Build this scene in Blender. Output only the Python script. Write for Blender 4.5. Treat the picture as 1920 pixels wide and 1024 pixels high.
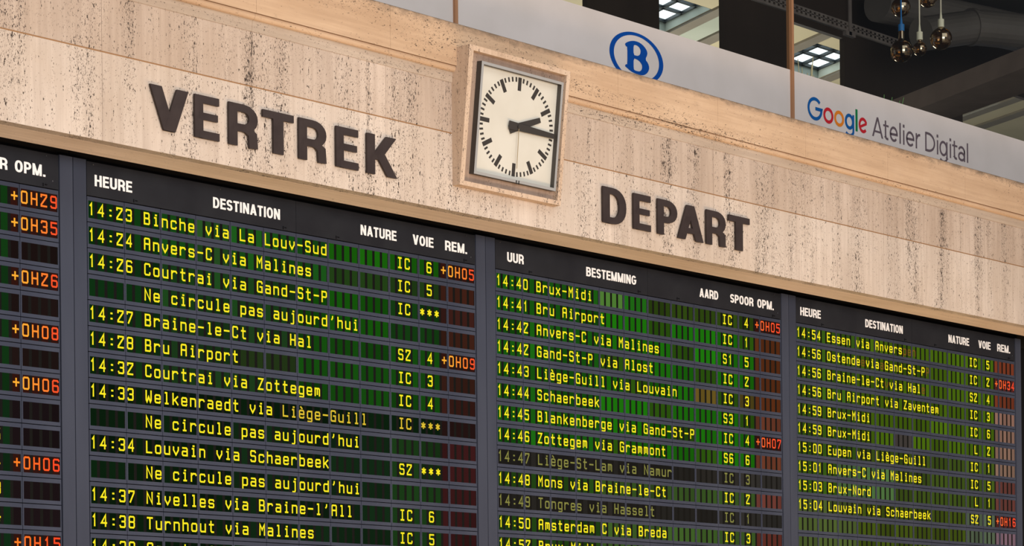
import bpy, math, random
from math import sin, cos, pi, radians
from mathutils import Vector, Matrix
random.seed(7)
for o in list(bpy.data.objects): bpy.data.objects.remove(o)
scn = bpy.context.scene
COL = scn.collection

# ---------------------------------------------------------------- camera
F, YAW, CY, ROLL = 4700.0, .8366, 1311.0, .01
cam = bpy.data.objects.new('camera', bpy.data.cameras.new('camera')); COL.objects.link(cam)
c_, s_ = cos(YAW), sin(YAW)
R0, FW, U0 = Vector((c_, -s_, 0)), Vector((s_, c_, 0)), Vector((0, 0, 1))
RR = R0*cos(ROLL) - U0*sin(ROLL); UU = R0*sin(ROLL) + U0*cos(ROLL)
cam.matrix_world = Matrix(((RR.x, UU.x, -FW.x, 0), (RR.y, UU.y, -FW.y, -13.4168), (RR.z, UU.z, -FW.z, 1.65), (0, 0, 0, 1)))
cam.data.sensor_width = 36; cam.data.sensor_fit = 'HORIZONTAL'
cam.data.lens = F/1920*36
cam.data.shift_y = (CY-512)/1920
cam.data.clip_end = 300
scn.camera = cam

# ---------------------------------------------------------------- world, light, exposure
scn.view_settings.view_transform = 'Standard'; scn.view_settings.look = 'None'
scn.view_settings.gamma = 1; scn.view_settings.use_curve_mapping = False
scn.view_settings.exposure = 0
w = bpy.data.worlds.new('hall_light'); scn.world = w; w.use_nodes = True
bg = w.node_tree.nodes['Background']; bg.inputs[0].default_value = (.80, .87, 1, 1); bg.inputs[1].default_value = .16

def area(name, loc, target, sx, sy, power, col, spread=180):
    l = bpy.data.lights.new(name, 'AREA'); l.shape = 'RECTANGLE'; l.size = sx; l.size_y = sy
    l.energy = power; l.color = col; l.spread = radians(spread)
    o = bpy.data.objects.new(name, l); COL.objects.link(o); o.location = loc
    o.rotation_euler = (Vector(target)-Vector(loc)).to_track_quat('-Z', 'Y').to_euler()
    return o
area('hall_skylight', (13, -13, 17), (14, -3, 3), 26, 10, 1500, (1, .97, .93))
area('hall_front_fill', (1, -28, 6.0), (14.5, 0, 5.2), 26, 10, 7300, (1, .985, .97))  # added frontal fill for boards and frieze; stands for no known window
area('floor_bounce_fill', (16, -5.5, .35), (15, -.4, 6), 22, .8, 680, (1, .70, .42))  # added warm fill in place of light bounced up off the floor
area('back_hall_fill', (28, 9.5, 6.2), (28.5, 8.6, 11), 6, 3, 420, (1, .95, .82))  # unseen fill added to brighten the back ceiling, as floor bounce would

# ---------------------------------------------------------------- materials
def lin(c):
    f = lambda v: (v/255/12.92 if v/255 <= .04045 else ((v/255+.055)/1.055)**2.4)
    return (f(c[0]), f(c[1]), f(c[2]), 1)
def mat(name, col, rough=.5, metal=0, spec=.5, emit=None, es=1.0):
    m = bpy.data.materials.new(name); m.use_nodes = True
    b = m.node_tree.nodes['Principled BSDF']
    b.inputs['Base Color'].default_value = col if len(col) == 4 else (*col, 1)
    b.inputs['Roughness'].default_value = rough; b.inputs['Metallic'].default_value = metal
    b.inputs['Specular IOR Level'].default_value = spec
    if emit: b.inputs['Emission Color'].default_value = emit; b.inputs['Emission Strength'].default_value = es
    return m
def N(nt, t, **kw):
    n = nt.nodes.new(t)
    for k, v in kw.items(): setattr(n, k, v)
    return n
def travertine(name, light, dark, grain, pit_amt=.5, rough=.7, pit_col=(.035, .024, .02, 1), pit_shift=0, dirt_z=None, pit_band=.12):
    """pitted stone; grain = noise stretch per axis (small = long along that axis)"""
    m = bpy.data.materials.new(name); m.use_nodes = True; nt = m.node_tree
    b = nt.nodes['Principled BSDF']; L = nt.links.new
    tc = N(nt, 'ShaderNodeTexCoord')
    def nz(scale, sv, detail=4, rg=.55, off=0):
        mp = N(nt, 'ShaderNodeMapping'); mp.inputs['Scale'].default_value = sv; mp.inputs['Location'].default_value = (off, off*.7, off*1.3)
        L(tc.outputs['Object'], mp.inputs[0])
        t = N(nt, 'ShaderNodeTexNoise'); t.inputs['Scale'].default_value = scale; t.inputs['Detail'].default_value = detail; t.inputs['Roughness'].default_value = rg
        L(mp.outputs[0], t.inputs['Vector']); return t.outputs['Fac']
    def ramp(fac, p0, p1, c0=(0, 0, 0, 1), c1=(1, 1, 1, 1)):
        r = N(nt, 'ShaderNodeValToRGB'); r.color_ramp.elements[0].position = p0; r.color_ramp.elements[1].position = p1
        r.color_ramp.elements[0].color = c0; r.color_ramp.elements[1].color = c1
        L(fac, r.inputs[0]); return r.outputs[0]
    def math_(op, a, c):
        q = N(nt, 'ShaderNodeMath', operation=op)
        for i, v in enumerate((a, c)):
            if isinstance(v, (int, float)): q.inputs[i].default_value = v
            else: L(v, q.inputs[i])
        return q.outputs[0]
    def mix(fac, a, c):
        q = N(nt, 'ShaderNodeMix', data_type='RGBA'); L(fac, q.inputs['Factor'])
        for k, v in ((6, a), (7, c)):
            if isinstance(v, tuple): q.inputs[k].default_value = v
            else: L(v, q.inputs[k])
        return q.outputs[2]
    g = Vector(grain); vert = g.z < g.x
    def along(k): return (g.x, g.y, g.z*k) if vert else (g.x*k, g.y, g.z)
    base = ramp(nz(2.6, along(1), 7, .62), .30, .70, dark, light)
    blot = ramp(nz(1.1, (1, 1, 1), 5, .6, 5), .38, .66)
    base = mix(math_('MULTIPLY', blot, .42), base, (dark[0]*.92, dark[1]*.84, dark[2]*.74, 1))
    streak = ramp(nz(30, along(.25), 4, .6), .36, .60)
    tint = mix(math_('MULTIPLY', math_('SUBTRACT', 1, streak), .34), base, (dark[0]*.74, dark[1]*.70, dark[2]*.68, 1))
    # pits: small dark holes gathered in bands along the grain
    band = ramp(nz(5.0, along(.45), 4, .65, 3), .40, .68)
    sq = .42
    st = (1, 1, sq) if vert else (sq, 1, 1)
    p1 = nz(88, st, 3, .65, 7); p2 = nz(38, st, 4, .65, 11); p3 = nz(165, st, 2, .6, 17)
    sh = math_('MULTIPLY', math_('SUBTRACT', band, .45), pit_band)
    pits = ramp(math_('ADD', p1, sh), .655+pit_shift, .695+pit_shift)
    pits2 = ramp(math_('ADD', p2, sh), .70+pit_shift, .735+pit_shift)
    pits3 = ramp(math_('ADD', p3, sh), .665+pit_shift, .71+pit_shift)
    pit = math_('MULTIPLY', math_('MAXIMUM', math_('MAXIMUM', pits, pits2), pits3), pit_amt)
    col = mix(pit, tint, pit_col)
    if dirt_z:      # soot gathered along a top edge
        sx = N(nt, 'ShaderNodeSeparateXYZ'); L(tc.outputs['Object'], sx.inputs[0])
        mr = N(nt, 'ShaderNodeMapRange'); mr.inputs[1].default_value = dirt_z[0]; mr.inputs[2].default_value = dirt_z[1]
        L(sx.outputs[2], mr.inputs[0])
        dn = ramp(math_('ADD', math_('MULTIPLY', mr.outputs[0], .42), nz(9, (.7, 1, 1.5), 6, .75, 23)), .60, .95)
        col = mix(math_('MULTIPLY', dn, .8), col, (.10, .075, .055, 1))
    L(col, b.inputs['Base Color']); b.inputs['Roughness'].default_value = rough; b.inputs['Specular IOR Level'].default_value = .2
    bp_ = N(nt, 'ShaderNodeBump'); bp_.inputs['Strength'].default_value = .35; bp_.inputs['Distance'].default_value = .006; bp_.invert = True
    L(pit, bp_.inputs['Height']); L(bp_.outputs[0], b.inputs['Normal'])
    return m
def noisy(name, a, c, scale, rough=.5, metal=0, stretch=(1, 1, 1), spec=.5, lo=.35, hi=.65):
    m = mat(name, a, rough, metal, spec); nt = m.node_tree; b = nt.nodes['Principled BSDF']
    tc = N(nt, 'ShaderNodeTexCoord'); mp = N(nt, 'ShaderNodeMapping'); mp.inputs['Scale'].default_value = stretch
    t = N(nt, 'ShaderNodeTexNoise'); t.inputs['Scale'].default_value = scale; t.inputs['Detail'].default_value = 5
    r = N(nt, 'ShaderNodeValToRGB'); r.color_ramp.elements[0].color = a; r.color_ramp.elements[1].color = c
    r.color_ramp.elements[0].position = lo; r.color_ramp.elements[1].position = hi
    nt.links.new(tc.outputs['Object'], mp.inputs[0]); nt.links.new(mp.outputs[0], t.inputs['Vector']); nt.links.new(t.outputs['Fac'], r.inputs[0]); nt.links.new(r.outputs[0], b.inputs['Base Color'])
    return m
M_FRIEZE_LOW = travertine('travertine_frieze_pale', (.655, .555, .475, 1), (.475, .388, .322, 1), (1, 1, .16), 1.0, pit_shift=-.044, pit_band=.115)
M_FRIEZE = travertine('travertine_frieze', (.585, .472, .39, 1), (.405, .312, .246, 1), (1, 1, .16), 1.0, pit_shift=-.046, pit_band=.115)
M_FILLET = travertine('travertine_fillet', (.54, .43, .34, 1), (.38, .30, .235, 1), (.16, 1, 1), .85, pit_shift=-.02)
M_CORNICE = travertine('travertine_cornice', (.65, .46, .31, 1), (.475, .32, .205, 1), (.16, 1, 1), .9, pit_shift=-.016, dirt_z=(6.655, 6.722), pit_band=.13)
M_SURROUND = travertine('travertine_surround', (.67, .515, .395, 1), (.50, .365, .265, 1), (1, 1, .2), .9, pit_shift=-.03)
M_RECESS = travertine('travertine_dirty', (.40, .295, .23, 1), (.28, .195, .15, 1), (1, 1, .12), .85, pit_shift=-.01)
M_EDGE = travertine('travertine_dark_edge', (.34, .245, .17, 1), (.27, .19, .13, 1), (.16, 1, 1), .5)  # darker brown tone for the strip under the frieze edge
M_SOFFIT = travertine('travertine_soffit', (.70, .565, .455, 1), (.58, .462, .37, 1), (.12, 1, 1), .5, pit_shift=.01)
M_MORTAR = mat('joint_mortar', (.36, .20, .10), .8, 0, .1)
M_FLOOR = noisy('hall_floor_stone', (.42, .33, .25, 1), (.52, .42, .32, 1), 1.2, .4)
M_BEZEL = noisy('board_metal', (.034, .040, .064, 1), (.043, .050, .076, 1), 3, .55, .0, (1, 1, .3), .12)
M_PILLAR = noisy('board_pillar_metal', (.036, .042, .064, 1), (.046, .053, .078, 1), 4, .5, .0, (1, 1, .15), .15)
M_HEADER = noisy('header_black_metal', (.016, .017, .022, 1), (.021, .0225, .028, 1), 4, .55, 0, (1, 1, 1), .1)
M_GAP = mat('joint_black', (.004, .004, .005), .8, 0, .1)
M_VOID = mat('recess_black', (.008, .007, .006), .9, 0, .05)
M_LCD = mat('lcd_black_glass', (.006, .006, .0055), .5, 0, .04)
M_WHITE = mat('white_lettering', (.86, .86, .88), .5)
M_SCREW = mat('screw_steel', (.5, .5, .52), .3, 1)
M_LETTER = noisy('brown_painted_metal', (.030, .021, .0205, 1), (.040, .029, .0275, 1), 8, .55, .0, (1, 1, 1), .2)
M_DIAL = noisy('cream_dial_enamel', (.555, .525, .455, 1), (.60, .572, .505, 1), 3, .45)
M_MARK = mat('dial_black_paint', (.03, .025, .022), .55)
M_STEEL = mat('clock_grey_metal', (.34, .335, .33), .4, .1)
M_STEELD = mat('clock_dark_metal', (.07, .062, .055), .5, .4)
M_BRASS = mat('second_hand_brass', (.42, .33, .2), .4, .4)
M_FILM = noisy('frosted_film', (.405, .372, .358, 1), (.45, .415, .405, 1), 1.6, .6, 0, (1, 1, 1), .3)
M_MULL = mat('bronze_mullion', (.34, .17, .085), .4, .3)
M_BLUE = mat('emblem_blue', (.0, .042, .225), .6, 0, .1)
M_GBLUE = mat('letter_blue', (.003, .065, .225), .6, 0, .1); M_GRED = mat('letter_red', (.36, .012, .02), .6, 0, .1)
M_GORG = mat('letter_orange', (.50, .145, .012), .6, 0, .1); M_GGRN = mat('letter_green', (.003, .125, .04), .6, 0, .1)
M_GGREY = mat('letter_grey_violet', (.085, .064, .076), .6, 0, .1)
M_DARKWALL = noisy('dark_brown_panel', (.026, .0165, .011, 1), (.036, .024, .017, 1), 1.5, .6, 0, (1, 1, .3))
M_DARKCEIL = noisy('dark_room_ceiling', (.030, .027, .023, 1), (.042, .037, .031, 1), 2, .8)
M_JAMB = mat('opening_jamb', (.22, .21, .15), .7)
M_CEIL = noisy('back_hall_ceiling_tan', (.46, .41, .27, 1), (.52, .46, .31, 1), 1, .8)
M_CEILG = noisy('back_hall_ceiling_green', (.36, .40, .34, 1), (.42, .46, .40, 1), 1, .8)
M_BEAM = noisy('ceiling_beam_brown', (.17, .15, .12, 1), (.20, .18, .145, 1), 2, .8)
M_WELL = noisy('skylight_well_paint', (.40, .46, .42, 1), (.47, .53, .48, 1), 1.5, .8)
M_SKYF = mat('skylight_dark_frame', (.03, .04, .045), .4, .4)
M_SKY = mat('skylight_daylight', (.8, .9, 1), .3, 0, .5, (.78, .92, 1, 1), 1.25)
M_TRAY = noisy('galvanised_tray', (.12, .10, .092, 1), (.15, .13, .12, 1), 5, .5, .3)
M_DUCT = noisy('duct_grey', (.105, .095, .088, 1), (.135, .122, .112, 1), 2, .5, .2)
M_BRBEAM = noisy('room_beam_brown', (.24, .18, .15, 1), (.28, .215, .18, 1), 3, .8)
M_OLIVE = mat('olive_panel', (.20, .21, .12), .7)
M_STRAW = mat('dry_straw', (.62, .55, .33), .7)
M_LEAF = mat('leaf_green', (.10, .28, .06), .6)
M_CORDB = mat('blue_cord', (.0, .12, .36), .5); M_CORDW = mat('cream_cord', (.62, .58, .47), .5)
M_SOCKW = mat('cream_socket', (.60, .59, .46), .5); M_CAPB = mat('bulb_cap_brass', (.5, .32, .12), .3, 1)
# amber mirrored glass
M_BULB = bpy.data.materials.new('amber_mirror_glass'); M_BULB.use_nodes = True
nt = M_BULB.node_tree; nt.nodes.clear()
out = N(nt, 'ShaderNodeOutputMaterial'); gl = N(nt, 'ShaderNodeBsdfGlossy'); gl.inputs['Color'].default_value = (.66, .58, .44, 1); gl.inputs['Roughness'].default_value = .03
tr = N(nt, 'ShaderNodeBsdfTransparent'); tr.inputs['Color'].default_value = (.62, .40, .16, 1)
mx = N(nt, 'ShaderNodeMixShader'); lw = N(nt, 'ShaderNodeLayerWeight'); lw.inputs['Blend'].default_value = .45
ma = N(nt, 'ShaderNodeMath', operation='MULTIPLY_ADD'); ma.inputs[1].default_value = .5; ma.inputs[2].default_value = .35
nt.links.new(lw.outputs['Facing'], ma.inputs[0]); nt.links.new(ma.outputs[0], mx.inputs[0]); nt.links.new(tr.outputs[0], mx.inputs[1]); nt.links.new(gl.outputs[0], mx.inputs[2]); nt.links.new(mx.outputs[0], out.inputs[0])
# window glass
M_GLASS = bpy.data.materials.new('window_glass'); M_GLASS.use_nodes = True
nt = M_GLASS.node_tree; nt.nodes.clear()
out = N(nt, 'ShaderNodeOutputMaterial'); gl = N(nt, 'ShaderNodeBsdfGlossy'); gl.inputs['Color'].default_value = (1, 1, 1, 1); gl.inputs['Roughness'].default_value = .02
tr = N(nt, 'ShaderNodeBsdfTransparent'); tr.inputs['Color'].default_value = (.84, .84, .81, 1)
mx = N(nt, 'ShaderNodeMixShader'); fr = N(nt, 'ShaderNodeFresnel'); fr.inputs[0].default_value = 1.22
nt.links.new(fr.outputs[0], mx.inputs[0]); nt.links.new(tr.outputs[0], mx.inputs[1]); nt.links.new(gl.outputs[0], mx.inputs[2]); nt.links.new(mx.outputs[0], out.inputs[0])
# lit display segments: colour per segment, stored on the mesh
M_LIT = bpy.data.materials.new('lit_display_segments'); M_LIT.use_nodes = True
nt = M_LIT.node_tree; nt.nodes.clear()
out = N(nt, 'ShaderNodeOutputMaterial'); em = N(nt, 'ShaderNodeEmission'); at = N(nt, 'ShaderNodeAttribute'); at.attribute_name = 'segment_colour'
nt.links.new(at.outputs['Color'], em.inputs[0]); nt.links.new(em.outputs[0], out.inputs[0])
try: M_LIT.cycles.emission_sampling = 'NONE'
except Exception: pass

# ---------------------------------------------------------------- mesh helpers
class MB:
    def __init__(s): s.v = []; s.f = []; s.m = []; s.c = []; s.sm = []
    def quad(s, pts, mi=0, col=None, smooth=False):
        i = len(s.v); s.v += [tuple(p) for p in pts]; s.f.append(tuple(range(i, i+len(pts)))); s.m.append(mi); s.c.append(col); s.sm.append(smooth)
    def box(s, x0, x1, y0, y1, z0, z1, mi=0):
        P = [(x0, y0, z0), (x1, y0, z0), (x1, y1, z0), (x0, y1, z0), (x0, y0, z1), (x1, y0, z1), (x1, y1, z1), (x0, y1, z1)]
        for f in ((0, 1, 5, 4), (1, 2, 6, 5), (2, 3, 7, 6), (3, 0, 4, 7), (4, 5, 6, 7), (3, 2, 1, 0)): s.quad([P[i] for i in f], mi)
    def prism(s, poly, z0, z1, mi=0):      # poly in x,y counterclockwise
        n = len(poly)
        s.quad([(x, y, z1) for x, y in poly], mi); s.quad([(x, y, z0) for x, y in reversed(poly)], mi)
        for i in range(n):
            a, c = poly[i], poly[(i+1) % n]; s.quad([(*a, z0), (*c, z0), (*c, z1), (*a, z1)], mi)
    def extrude_x(s, prof, x0, x1, mi=0):  # prof: closed list of (y,z), seen from -x
        n = len(prof)
        for i in range(n):
            a, c = prof[i], prof[(i+1) % n]; s.quad([(x0, *a), (x1, *a), (x1, *c), (x0, *c)], mi)
        s.quad([(x0, *p) for p in reversed(prof)], mi); s.quad([(x1, *p) for p in prof], mi)
    def tube(s, p0, p1, r0, r1=None, n=12, mi=0, caps=True):
        r1 = r0 if r1 is None else r1; p0, p1 = Vector(p0), Vector(p1); d = (p1-p0).normalized()
        a = d.orthogonal().normalized(); b = d.cross(a)
        A = [p0+(a*cos(t)+b*sin(t))*r0 for t in [2*pi*i/n for i in range(n)]]; B = [p1+(a*cos(t)+b*sin(t))*r1 for t in [2*pi*i/n for i in range(n)]]
        for i in range(n): j = (i+1) % n; s.quad([A[i], A[j], B[j], B[i]], mi, None, True)
        if caps: s.quad(A[::-1], mi); s.quad(B, mi)
    def lathe(s, c, prof, n=28, mi=0):
        c = Vector(c)
        for (r0, z0), (r1, z1) in zip(prof[:-1], prof[1:]):
            for i in range(n):
                t0, t1 = 2*pi*i/n, 2*pi*(i+1)/n
                P = [c+Vector((r0*cos(t0), r0*sin(t0), z0)), c+Vector((r0*cos(t1), r0*sin(t1), z0)), c+Vector((r1*cos(t1), r1*sin(t1), z1)), c+Vector((r1*cos(t0), r1*sin(t0), z1))]
                s.quad(P, mi, None, True)
    def strips(s, strips, T, y0, y1, mi=0, col=None):
        """2-D stroke strips (left, right, closed) placed by T(x,z)->(x,z); front at y0, back at y1 (None: flat)"""
        for si, (Lf, Rt, cl) in enumerate(strips):
            if si: y0 -= .0003 if y1 is not None else .00008
            n = len(Lf); rng = range(n if cl else n-1)
            A = [T(*p) for p in Lf]; B = [T(*p) for p in Rt]
            for i in rng:
                j = (i+1) % n
                s.quad([(B[i][0], y0, B[i][1]), (B[j][0], y0, B[j][1]), (A[j][0], y0, A[j][1]), (A[i][0], y0, A[i][1])], mi, col)
                if y1 is not None:
                    s.quad([(A[i][0], y0, A[i][1]), (A[j][0], y0, A[j][1]), (A[j][0], y1, A[j][1]), (A[i][0], y1, A[i][1])], mi)
                    s.quad([(B[j][0], y0, B[j][1]), (B[i][0], y0, B[i][1]), (B[i][0], y1, B[i][1]), (B[j][0], y1, B[j][1])], mi)
            if y1 is not None and not cl:
                for i, fl in ((0, 0), (n-1, 1)):
                    q = [(A[i][0], y0, A[i][1]), (A[i][0], y1, A[i][1]), (B[i][0], y1, B[i][1]), (B[i][0], y0, B[i][1])]
                    s.quad(q if not fl else q[::-1], mi)
    def build(s, name, mats, parent=None, label=None, origin=None):
        me = bpy.data.meshes.new(name)
        if not isinstance(mats, (list, tuple)): mats = [mats]
        for m in mats: me.materials.append(m)
        ov = Vector(origin) if origin else Vector((0, 0, 0))
        me.from_pydata([tuple(Vector(v)-ov) for v in s.v], [], s.f)
        for p, mi, sm in zip(me.polygons, s.m, s.sm): p.material_index = mi; p.use_smooth = sm
        if any(c is not None for c in s.c):
            ca = me.color_attributes.new('segment_colour', 'FLOAT_COLOR', 'CORNER')
            for p, c in zip(me.polygons, s.c):
                for li in p.loop_indices: ca.data[li].color = c if c else (0, 0, 0, 1)
        o = bpy.data.objects.new(name, me); COL.objects.link(o)
        if parent is not None:
            o.parent = parent
            w_ = Vector((0, 0, 0)); q = parent
            while q: w_ += q.location; q = q.parent
            o.location = ov - w_
        else: o.location = ov
        if label: o['label'] = label
        return o
def tag(o, label, cat, group=None, kind=None):
    if label: o['label'] = label
    if cat: o['category'] = cat
    if group: o['group'] = group
    if kind: o['kind'] = kind
    return o
def thing(name, loc, label, cat, group=None, kind=None):
    o = bpy.data.objects.new(name, None); COL.objects.link(o); o.location = loc; o.empty_display_size = .1
    return tag(o, label, cat, group, kind)
def struct(o, label=None, cat=None): return tag(o, label, cat, None, 'structure')

# ---------------------------------------------------------------- strokes
def S(pts, t, closed=False):
    n = len(pts); P = [Vector(p) for p in pts]; Lf = []; Rt = []
    for i in range(n):
        d0 = (P[i]-P[i-1]).normalized() if (i > 0 or closed) else None
        d1 = (P[(i+1) % n]-P[i]).normalized() if (i < n-1 or closed) else None
        d0 = d0 or d1; d1 = d1 or d0
        n0 = Vector((-d0.y, d0.x)); n1 = Vector((-d1.y, d1.x)); m = (n0+n1)
        m = m.normalized() if m.length > 1e-6 else n0
        k = t/2/max(.42, m.dot(n0))
        Lf.append(P[i]+m*k); Rt.append(P[i]-m*k)
    return (Lf, Rt, closed)
def para(x0, z0, x1, z1, wx):
    return ([Vector((x0-wx/2, z0)), Vector((x1-wx/2, z1))], [Vector((x0+wx/2, z0)), Vector((x1+wx/2, z1))], False) if z1 > z0 else para(x1, z1, x0, z0, wx)
def arc(cx, cz, rx, rz, a0, a1, n=10, e=2.0):
    r = []
    for i in range(n+1):
        a = radians(a0+(a1-a0)*i/n); c, s = cos(a), sin(a)
        r.append((cx+rx*math.copysign(abs(c)**(2/e), c), cz+rz*math.copysign(abs(s)**(2/e), s)))
    return r
CAPW = dict(H=.60, E=.52, U=.60, R=.60, D=.60, S=.56, T=.54, I=.19, N=.61, A=.64, O=.62, V=.62, P=.57, M=.74, B=.60, G=.64, K=.64)
CAPW['.'] = .19
def cap(ch, W, t):
    h = t/2; r = W-h
    if ch == 'H': return [S([(h, 0), (h, 1)], t), S([(r, 0), (r, 1)], t), S([(h, .52), (r, .52)], t*.92)]
    if ch == 'E': return [S([(h, 0), (h, 1)], t), S([(h, 1-h), (W, 1-h)], t), S([(h, .52), (W*.94, .52)], t*.9), S([(h, h), (W, h)], t)]
    if ch == 'U': return [S([(h, 1)]+arc(W/2, h+.22, W/2-h, .22, 180, 360, 12, 2.4)+[(r, 1)], t)]
    if ch == 'T': return [S([(0, 1-h), (W, 1-h)], t), S([(W/2, 0), (W/2, 1)], t)]
    if ch == 'I': return [S([(W/2, 0), (W/2, 1)], t)]
    if ch == 'N': return [S([(h, 0), (h, 1)], t), S([(r, 0), (r, 1)], t), para(h, 1, r, 0, t*1.1)]
    if ch == 'M': return [S([(h, 0), (h, 1)], t*.95), S([(r, 0), (r, 1)], t*.95), para(h*1.05, 1, W/2, 0, t*.95), para(W-h*1.05, 1, W/2, 0, t*.95)]
    if ch == 'A': return [para(h, 0, W/2, 1, t*1.08), para(r, 0, W/2, 1, t*1.08), S([(W*.24, .27), (W*.76, .27)], t*.85)]
    if ch == 'V': return [para(h, 1, W/2, 0, t*1.08), para(r, 1, W/2, 0, t*1.08)]
    if ch == 'O': return [S(arc(W/2, .5, W/2-h, .5-h+.01, 0, 342, 19, 2.35), t, True)]
    if ch == 'D': return [S([(h, 0), (h, 1)], t), S([(h, 1-h), (W*.42, 1-h)]+arc(W*.42, .5, r-W*.42, .5-h, 90, -90, 14, 2.2)[1:]+[(h, h)], t)]
    if ch in 'RPB':
        zb = .44 if ch != 'B' else .53
        rz = (1-h-zb)/2; cz = zb+rz; xr = r-(.03*W if ch == 'B' else 0); x0 = xr-rz*.95
        o = [S([(h, 0), (h, 1)], t), S([(h, 1-h), (x0, 1-h)]+arc(x0, cz, xr-x0, rz, 90, -90, 12, 2.2)[1:]+[(h, zb)], t)]
        if ch == 'R': o.append(S([(W*.45, .44), (W*.62, .43), (r-.03*W, .32), (r, 0)], t))
        if ch == 'B':
            rz = (zb-h)/2; x0 = r-rz*.95
            o.append(S([(h, zb), (x0, zb)]+arc(x0, h+rz, r-x0, rz, 90, -90, 12, 2.2)[1:]+[(h, h)], t))
        return o
    if ch == 'S':
        rz = (.5-h)/2; rx = W/2-h
        return [S(arc(W/2, 1-h-rz, rx, rz, 15, 270, 16, 2.2)+arc(W/2, h+rz, rx, rz, 90, -165, 16, 2.2)[1:], t)]
    if ch == 'G': return [S(arc(W/2, .5, W/2-h, .5-h, 38, 335, 20, 2.3)+[(r, .48), (W*.52, .48)], t)]
    if ch == 'K': return [S([(h, 0), (h, 1)], t), para(r-.01, 1, h+.10, .38, t*1.25), para(W*.42, .58, r+.01, 0, t*1.2)]
    if ch == '.': return [S([(W/2, 0), (W/2, t)], W)]
def word(mb, txt, x0, x1, z0, z1, y0, y1=None, t=.185, gap=.10):
    tot = sum(CAPW[c] for c in txt)+gap*(len(txt)-1); xs = (x1-x0)/tot; x = x0
    for c in txt:
        X0 = x; mb.strips(cap(c, CAPW[c], t), lambda a, b: (X0+a*xs, z0+b*(z1-z0)), y0, y1); x += (CAPW[c]+gap)*xs

# ---------------------------------------------------------------- setting: hall, walls, stone
m = MB(); m.box(-25, 60, -45, .5, -.3, 0); struct(m.build('floor', M_FLOOR), 'warm beige stone floor of the station hall', 'floor')
m = MB(); m.box(-4, 40, .16, .4, 0, 5.25); struct(m.build('wall_front', M_GAP), 'black wall behind the departure boards', 'wall')
XJ = [-1.35, -.04, 1.27, 2.58, 3.83, 5.14, 6.45, 7.76, 9.07, 10.38, 11.69, 13.0, 14.3, 15.6, 16.92, 18.19, 19.49, 20.82, 22.13, 23.44, 24.75, 26.06, 27.4, 28.7, 30, 31.3, 32.6]
FY = -.50
m = MB()
for a, b in zip(XJ[:-1], XJ[1:]):
    g = .0012
    m.box(a+g, b-g, FY, -.36, 5.322, 5.899, 2); m.box(a+g, b-g, FY, -.36, 5.909, 6.30)
m.box(XJ[0], XJ[-1], FY+.006, -.35, 5.33, 6.30, 1)
struct(m.build('wall_upper', [M_FRIEZE, M_MORTAR, M_FRIEZE_LOW]), 'travertine frieze carrying the raised station lettering', 'wall')
# soffit lip behind a narrow, darker brown edge strip; the board rises into the dark slot behind it
m = MB()
m.extrude_x([(-.410, 5.321), (-.225, 5.292), (-.20, 5.300), (-.20, 5.45), (-.41, 5.45)][::-1], XJ[0], XJ[-1])
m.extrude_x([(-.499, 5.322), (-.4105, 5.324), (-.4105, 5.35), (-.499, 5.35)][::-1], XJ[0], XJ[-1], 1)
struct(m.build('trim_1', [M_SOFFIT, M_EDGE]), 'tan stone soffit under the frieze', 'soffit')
m = MB(); m.box(XJ[0], XJ[-1], -.36, .40, 5.45, 5.62); m.box(XJ[0], XJ[-1], .10, .40, 5.25, 5.45)
struct(m.build('trim_2', M_VOID), 'dark slot above the departure boards', 'recess')
# cornice moulding
m = MB()
prof = [(-.505, 6.285), (-.507, 6.30), (-.513, 6.356), (-.519, 6.360)]
prof += [(-.519-.024*sin(a), 6.360+.056*(1-cos(a))/2*1.0) for a in [pi*i/8 for i in range(1, 8)]]
prof += [(-.519, 6.416), (-.517, 6.422), (-.555, 6.402), (-.555, 6.716), (-.549, 6.722), (-.18, 6.722), (-.18, 6.285)]
for a, b in zip(XJ[:-1], XJ[1:]):
    k0 = len(m.f); m.extrude_x(prof[::-1], a+.001, b-.001); npf = len(prof)
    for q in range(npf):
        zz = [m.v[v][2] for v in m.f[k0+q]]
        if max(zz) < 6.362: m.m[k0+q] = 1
m.box(XJ[0], XJ[-1], -.50, -.19, 6.29, 6.71)
struct(m.build('trim_3', [M_CORNICE, M_FILLET]), 'orange travertine cornice moulding above the frieze', 'cornice')
# clock surround: stone box leaning forward, hollowed at the front
TL = radians(6.468); O = Vector((13.703, -.692, 6.541)); KN = Vector((0, -cos(TL), -sin(TL))); KK = Vector((0, -sin(TL), cos(TL)))
def ck(u, v, off=0): return O+Vector((u, 0, 0))+KK*v+KN*off      # u right, v up, off outwards from the box front
m = MB()
BW, BH = 1.150, -1.037
fo = [(0, BH), (BW, BH), (BW, 0), (0, 0)]; fi = [(.046, -1.003), (BW-.040, -1.003), (BW-.040, -.038), (.046, -.038)]
wallp = lambda u, v: Vector((ck(u, v).x, -.45, ck(u, v).z))
for i in range(4):
    j = (i+1) % 4
    m.quad([ck(*fo[i]), ck(*fo[j]), ck(*fi[j]), ck(*fi[i])])
    m.quad([wallp(*fo[j]), ck(*fo[j]), ck(*fo[i]), wallp(*fo[i])][::-1])
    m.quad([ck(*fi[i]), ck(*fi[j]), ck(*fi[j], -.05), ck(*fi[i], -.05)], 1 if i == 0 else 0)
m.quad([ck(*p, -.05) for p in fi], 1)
m.quad([wallp(*p) for p in fo[::-1]])
struct(m.build('trim_4', [M_SURROUND, M_RECESS]), 'travertine box leaning forward around the clock', 'clock surround')

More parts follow.
